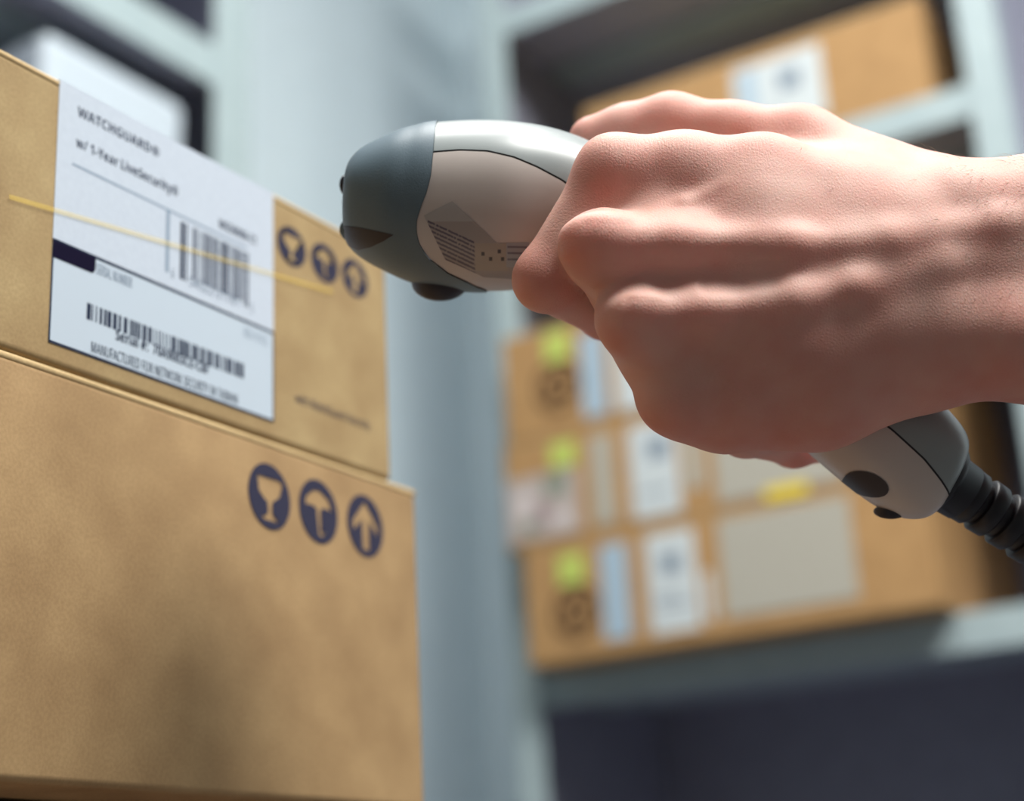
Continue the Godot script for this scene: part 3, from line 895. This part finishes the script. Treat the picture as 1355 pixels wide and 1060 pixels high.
func skin_mesh(lo: Vector3, hi: Vector3, tints: Array) -> ArrayMesh:
	var size := Vector3i(((hi - lo) / (CELL * BLOCK)).ceil()) * BLOCK
	var nx := size.x + 1
	var ny := size.y + 1
	var nz := size.z + 1
	var grid := PackedFloat32Array()
	grid.resize(nx * ny * nz)
	grid.fill(50.0)
	var all := PackedInt32Array(range(bone_a.size()))
	var blocks := []
	var reach := CELL * BLOCK * 0.5 * sqrt(3.0)
	for bz in size.z / BLOCK:
		for by in size.y / BLOCK:
			for bx in size.x / BLOCK:
				var mid := lo + (Vector3(bx, by, bz) + Vector3(0.5, 0.5, 0.5)) * CELL * BLOCK
				var d := flesh(mid, all)
				if d > reach + 2.0: continue
				if d < -reach - 4.0:
					for z in BLOCK + 1:
						for y in BLOCK + 1:
							for x in BLOCK + 1:
								var at := ((bz * BLOCK + z) * ny + by * BLOCK + y) * nx + bx * BLOCK + x
								if grid[at] == 50.0: grid[at] = -50.0
					continue
				var near := PackedInt32Array()
				for i in all:
					var ab := bone_b[i] - bone_a[i]
					var t := clampf((mid - bone_a[i]).dot(ab) / ab.length_squared(), 0.0, 1.0)
					if (mid - bone_a[i] - ab * t).length() - lerpf(bone_ra[i], bone_rb[i], t) < reach + 11.0: near.append(i)
				blocks.append(Vector3i(bx, by, bz))
				for z in BLOCK + 1:
					for y in BLOCK + 1:
						for x in BLOCK + 1:
							var at := ((bz * BLOCK + z) * ny + by * BLOCK + y) * nx + bx * BLOCK + x
							if absf(grid[at]) == 50.0:
								grid[at] = flesh(lo + Vector3(bx * BLOCK + x, by * BLOCK + y, bz * BLOCK + z) * CELL, near)
	# surface nets
	var v := PackedVector3Array()
	var n := PackedVector3Array()
	var idx := PackedInt32Array()
	var vert := PackedInt32Array()
	vert.resize(grid.size())
	vert.fill(-1)
	var step := [1, nx, nx * ny]
	var corner := [0, 1, nx, nx + 1, nx * ny, nx * ny + 1, nx * ny + nx, nx * ny + nx + 1]
	var edges := [[0, 1], [2, 3], [4, 5], [6, 7], [0, 2], [1, 3], [4, 6], [5, 7], [0, 4], [1, 5], [2, 6], [3, 7]]
	for b: Vector3i in blocks:
		for z in BLOCK:
			for y in BLOCK:
				for x in BLOCK:
					var gx := b.x * BLOCK + x
					var gy := b.y * BLOCK + y
					var gz := b.z * BLOCK + z
					var at := (gz * ny + gy) * nx + gx
					var neg := 0
					for k in 8:
						if grid[at + corner[k]] < 0.0: neg += 1
					if neg == 0 or neg == 8: continue
					var sum := Vector3.ZERO
					var count := 0
					for e in edges:
						var da: float = grid[at + corner[e[0]]]
						var db: float = grid[at + corner[e[1]]]
						if (da < 0.0) == (db < 0.0): continue
						var t := da / (da - db)
						var i0: int = e[0]
						var i1: int = e[1]
						sum += Vector3(i0 & 1, (i0 >> 1) & 1, i0 >> 2).lerp(Vector3(i1 & 1, (i1 >> 1) & 1, i1 >> 2), t)
						count += 1
					var f := sum / count
					vert[at] = v.size()
					v.append(lo + (Vector3(gx, gy, gz) + f) * CELL)
					# slope of the field inside this cell
					var g := PackedFloat32Array()
					for k in 8: g.append(clampf(grid[at + corner[k]], -4.0, 4.0))
					var fx := f.x
					var fy := f.y
					var fz := f.z
					var ddx := lerpf(lerpf(g[1] - g[0], g[3] - g[2], fy), lerpf(g[5] - g[4], g[7] - g[6], fy), fz)
					var ddy := lerpf(lerpf(g[2] - g[0], g[3] - g[1], fx), lerpf(g[6] - g[4], g[7] - g[5], fx), fz)
					var ddz := lerpf(lerpf(g[4] - g[0], g[5] - g[1], fx), lerpf(g[6] - g[2], g[7] - g[3], fx), fy)
					n.append(Vector3(ddx, ddy, ddz).normalized())
	for b: Vector3i in blocks:
		for z in BLOCK:
			for y in BLOCK:
				for x in BLOCK:
					var at := ((b.z * BLOCK + z) * ny + b.y * BLOCK + y) * nx + b.x * BLOCK + x
					for axis in 3:
						var s0: int = step[axis]
						if (grid[at] < 0.0) == (grid[at + s0] < 0.0): continue
						var s1: int = step[(axis + 1) % 3]
						var s2: int = step[(axis + 2) % 3]
						if at - s1 - s2 < 0: continue
						var q0 := vert[at]
						var q1 := vert[at - s1]
						var q2 := vert[at - s1 - s2]
						var q3 := vert[at - s2]
						if q0 < 0 or q1 < 0 or q2 < 0 or q3 < 0: continue
						if grid[at] < 0.0: idx.append_array(PackedInt32Array([q0, q2, q1, q0, q3, q2]))
						else: idx.append_array(PackedInt32Array([q0, q1, q2, q0, q2, q3]))
	# relax twice so that the cells do not show, then tint
	var ring := []
	for pass_ in 2:
		var acc := PackedVector3Array()
		acc.resize(v.size())
		var nac := PackedVector3Array()
		nac.resize(v.size())
		var cnt := PackedFloat32Array()
		cnt.resize(v.size())
		for i in range(0, idx.size(), 3):
			for e in 3:
				var a := idx[i + e]
				var c := idx[i + (e + 1) % 3]
				acc[a] += v[c]
				nac[a] += n[c]
				cnt[a] += 1.0
		for i in v.size():
			if cnt[i] > 0.0:
				v[i] = v[i].lerp(acc[i] / cnt[i], 0.35)
				n[i] = (n[i] * 1.5 + nac[i] / cnt[i]).normalized()
	var blotch := noise(0.05, FastNoiseLite.TYPE_SIMPLEX_SMOOTH, 5, 3)
	var col := PackedColorArray()
	for i in v.size():
		var red := 0.27 + 0.22 * blotch.get_noise_3dv(v[i])
		for s in tints:
			red += s[2] * exp(-v[i].distance_squared_to(s[0]) / (s[1] * s[1]))
		red = clampf(red, 0.0, 1.0)
		var c := Vector3(0.71, 0.46, 0.39).lerp(Vector3(0.58, 0.18, 0.135), red)
		col.append(Color(c.x, c.y, c.z))
		v[i] *= 0.001
	return array_mesh(v, n, idx, col)

func person() -> void:
	var t := thing("person", "bare hand and forearm gripping the white scanner with the thumb along its top", "person")
	t.transform = GRIP
	# metacarpals, palm and forearm
	bone(0, 9.0, [[Vector3(54.9, 5.2, -13.0), 16.0], [Vector3(82.8, 3.9, -13.7), 17.5], [Vector3(175.4, 4.4, -19.7), 26.0], [Vector3(244.1, 4.9, -25.8), 34.0]])
	bone(0, 9.0, [[Vector3(69.1, 18.8, -16.7), 19.0], [Vector3(98.9, 17.8, -17.3), 20.0], [Vector3(176.9, 19.0, -22.8), 26.0], [Vector3(245.6, 19.6, -28.1), 34.0]])
	bone(0, 9.0, [[Vector3(68.0, -12.0, -9.4), 19.5], [Vector3(96.7, -11.3, -10.7), 19.5], [Vector3(173.7, -11.7, -16.3), 26.0], [Vector3(242.4, -11.4, -23.2), 34.0]])
	bone(0, 8.0, [[Vector3(-27.6, 33.4, -14.1), 9.8], [Vector3(-7.7, 33.1, -15.0), 10.6], [Vector3(14.7, 32.2, -14.7), 10.8], [Vector3(55.3, 21.3, -14.6), 14.0]])
	bone(0, 8.0, [[Vector3(-31.8, 10.1, 2.2), 10.0], [Vector3(-12.3, 10.4, -0.8), 9.0], [Vector3(12.9, 10.6, -2.8), 10.5], [Vector3(53.6, 10.0, -7.5), 14.0]])
	bone(0, 8.0, [[Vector3(-22.8, -9.6, 6.0), 9.2], [Vector3(-4.4, -8.0, 2.6), 8.6], [Vector3(18.7, -5.2, -0.2), 10.5], [Vector3(53.0, -0.7, -5.5), 14.0]])
	bone(0, 8.0, [[Vector3(-10.9, -30.2, -0.8), 9.0], [Vector3(6.3, -26.9, -0.8), 9.4], [Vector3(27.2, -20.6, -1.6), 11.0], [Vector3(55.0, -12.2, -5.1), 14.0]])
	bone(0, 10.0, [[Vector3(3.7, -33.1, -9.0), 13.0], [Vector3(28.8, -27.2, -10.4), 16.0], [Vector3(52.6, -18.3, -12.5), 17.5]])
	bone(0, 9.0, [[Vector3(-19.6, 18.0, -13.7), 9.0], [Vector3(-9.6, -12.1, -7.1), 9.0], [Vector3(-3.5, -26.8, -5.4), 9.0]])
	bone(0, 10.0, [[Vector3(12.4, 18.0, -13.7), 12.0], [Vector3(19.6, -16.4, -5.9), 12.0]])
	# thumb side
	bone(0, 8.0, [[Vector3(30.5, 46.2, -42.9), 10.0], [Vector3(62.2, 27.4, -29.4), 14.5]])
	bone(0, 9.0, [[Vector3(17.2, 36.5, -30.8), 8.0], [Vector3(46.9, 28.4, -24.7), 12.0]])
	# tendons, veins and the knob of the wrist
	bone(0, 6.5, [[Vector3(-33.2, 11.9, 9.4), 3.2], [Vector3(-11.1, 11.3, 7.2), 2.6], [Vector3(19.5, 10.5, 6.9), 2.4], [Vector3(46.4, 11.9, 5.0), 2.6], [Vector3(76.4, 16.1, 0.4), 3.0], [Vector3(110.5, 18.9, -2.3), 3.0]])
	bone(0, 6.5, [[Vector3(-24.1, -7.3, 12.7), 2.8], [Vector3(-3.4, -7.2, 10.7), 2.6], [Vector3(19.0, -4.7, 9.9), 2.6], [Vector3(35.4, -0.6, 8.4), 2.6], [Vector3(59.0, 5.5, 3.5), 2.6], [Vector3(93.7, 10.5, -1.8), 2.5]])
	bone(0, 9.0, [[Vector3(-13.4, 21.6, -11.8), 8.0], [Vector3(11.8, 21.4, -9.8), 10.5], [Vector3(48.1, 16.7, -11.4), 13.0]])
	bone(0, 7.0, [[Vector3(-17.6, -2.7, -6.9), 9.0], [Vector3(10.9, 2.3, -3.4), 9.5], [Vector3(42.8, 5.7, -6.3), 12.0]])
	bone(0, 9.0, [[Vector3(-18.4, -12.1, -7.1), 9.0], [Vector3(-11.3, -27.9, -5.1), 9.0]])
	bone(0, 9.0, [[Vector3(-10.1, -19.6, -2.0), 9.0], [Vector3(12.4, -15.5, -0.2), 10.0], [Vector3(42.0, -10.2, -2.7), 12.0]])
	bone(0, 3.0, [[Vector3(-19.5, 18.4, -2.2), 1.3], [Vector3(-9.2, 22.4, -0.8), 1.2], [Vector3(2.4, 27.2, -2.5), 1.1], [Vector3(13.0, 30.3, -4.0), 1.0]])
	bone(0, 9.0, [[Vector3(78.9, -13.5, 2.2), 9.0], [Vector3(82.3, -13.7, 1.3), 9.0]])
	# index, middle, ring, little finger, thumb
	bone(1, 4.0, [[Vector3(-27.6, 33.4, -14.1), 9.6], [Vector3(-46.9, 3.1, -13.4), 8.7], [Vector3(-28.1, -4.5, -50.0), 7.6], [Vector3(-12.4, 1.5, -72.0), 6.8]])
	bone(2, 4.0, [[Vector3(-31.7, 9.8, 1.3), 9.4], [Vector3(-17.0, -13.5, -36.8), 8.8], [Vector3(-2.2, -7.2, -66.0), 7.6], [Vector3(9.4, 1.5, -73.0), 6.8]])
	bone(3, 4.0, [[Vector3(-22.7, -10.0, 5.1), 9.0], [Vector3(-5.5, -31.7, -35.8), 8.3], [Vector3(11.6, -26.8, -63.0), 7.3], [Vector3(23.3, -18.6, -70.0), 6.6]])
	bone(4, 4.0, [[Vector3(-11.0, -30.4, 0.2), 8.6], [Vector3(12.7, -40.5, -38.0), 7.0], [Vector3(30.8, -45.1, -58.0), 6.3], [Vector3(42.2, -44.8, -66.0), 5.8]])
	bone(5, 5.0, [[Vector3(-31.7, 49.8, -57.0), 7.2], [Vector3(-20.8, 51.7, -55.5), 8.0], [Vector3(-7.6, 53.1, -53.0), 9.6], [Vector3(10.6, 49.6, -47.0), 9.2], [Vector3(30.5, 46.2, -42.9), 10.4]])
	bone(0, 6.0, [[Vector3(-36.6, 12.3, 5.4), 6.0], [Vector3(-31.4, 12.5, 7.3), 6.0]])
	bone(0, 6.5, [[Vector3(-26.2, -7.1, 8.2), 5.5], [Vector3(-21.5, -6.8, 10.1), 5.5]])
	# hollows between the knuckles
	bone(9, 5.0, [[Vector3(-41.1, 21.8, 4.6), 3.5], [Vector3(-29.0, 22.2, 7.9), 1.5]])
	bone(9, 5.0, [[Vector3(-33.8, -0.9, 13.2), 2.5], [Vector3(-15.8, 1.4, 13.7), 2.2], [Vector3(12.4, 2.7, 13.1), 1.4]])
	var tints := [[Vector3(-33.2, 30.3, 2.0), 9.0, 0.55], [Vector3(-38.8, 6.2, 12.0), 8.0, 0.4], [Vector3(-28.6, -12.8, 10.0), 8.0, 0.35], [Vector3(-17.2, -36.2, -4.0), 9.0, 0.4], [Vector3(-50.6, -0.5, -8.0), 12.0, 0.35], [Vector3(-8.6, 54.2, -50.0), 10.0, 0.25], [Vector3(-29.9, 51.2, -60.0), 8.0, 0.3], [Vector3(2.6, -37.3, -4.0), 22.0, 0.3], [Vector3(36.0, -28.9, -4.0), 24.0, 0.3], [Vector3(74.7, -26.8, -8.0), 22.0, 0.35], [Vector3(9.7, -18.7, 4.0), 20.0, 0.12], [Vector3(29.0, 53.8, -35.0), 9.0, 0.15], [Vector3(78.1, -12.6, 5.0), 11.0, 0.22], [Vector3(-28.1, -5.7, -50.0), 16.0, 0.4], [Vector3(33.2, -47.4, -58.0), 14.0, 0.4]]  # knuckle redness; along the lower hand, the red of its shade painted in
	var skin := plain(Color.WHITE, 0.58)
	skin.metallic_specular = 0.4
	skin.vertex_color_use_as_albedo = true
	skin.subsurf_scatter_enabled = true
	skin.subsurf_scatter_strength = 0.22
	skin.heightmap_enabled = true
	var pores := noise(0.035, FastNoiseLite.TYPE_CELLULAR, 3, 2)
	pores.cellular_return_type = FastNoiseLite.RETURN_DISTANCE2_SUB
	skin.heightmap_texture = noise_texture(pores, Color.BLACK, Color.WHITE)
	skin.heightmap_scale = 0.012
	skin.uv1_triplanar = true
	skin.uv1_scale = Vector3(58, 58, 58)
	var body := skin_mesh(Vector3(-58.7, -87.7, -84.0), Vector3(323.9, 67.7, 36.0), tints)
	obj("hand_and_arm", body, skin, t)
	# fine hairs on the wrist and the back of the hand
	var rng := RandomNumberGenerator.new()
	rng.seed = 12
	var arr := body.surface_get_arrays(0)
	var pv: PackedVector3Array = arr[Mesh.ARRAY_VERTEX]
	var pn: PackedVector3Array = arr[Mesh.ARRAY_NORMAL]
	var hv := PackedVector3Array()
	var hn := PackedVector3Array()
	var hi := PackedInt32Array()
	var made := 0
	while made < 210:
		var k := rng.randi() % pv.size()
		var p := pv[k] * 1000.0
		var n := pn[k]
		if n.z < -0.3 or n.y < -0.15 or p.x < 10.0 + rng.randf() * 70.0 or p.x > 125.0: continue
		if p.x < 10.0 + 55.0 and rng.randf() < 0.75: continue
		var along := Vector3(-0.55 + rng.randf() * 0.3, -0.8 + rng.randf() * 0.5, 0.0)
		along = (along - n * along.dot(n)).normalized()
		var side := along.cross(n).normalized()
		var length := rng.randf_range(2.5, 5.5)
		var first := hv.size()
		for j in 5:
			var u := j / 4.0
			var at := p - n * 0.1 + along * length * u + n * length * (0.55 * u - 0.28 * u * u) + side * length * 0.12 * u * u
			var r := 0.045 * (1.0 - 0.8 * u)
			for e in 3:
				var w := (side * cos(e * TAU / 3) + n * sin(e * TAU / 3))
				hv.append((at + w * r) * 0.001)
				hn.append(w)
		for j in 4:
			for e in 3:
				var a := first + j * 3 + e
				var b := first + j * 3 + (e + 1) % 3
				hi.append_array(PackedInt32Array([a, a + 3, b, b, a + 3, b + 3]))
		made += 1
	var hair := plain(c8(190, 150, 120), 0.5)
	tag(obj("arm_hair", array_mesh(hv, hn, hi), hair, t), "", "", "", "stuff")
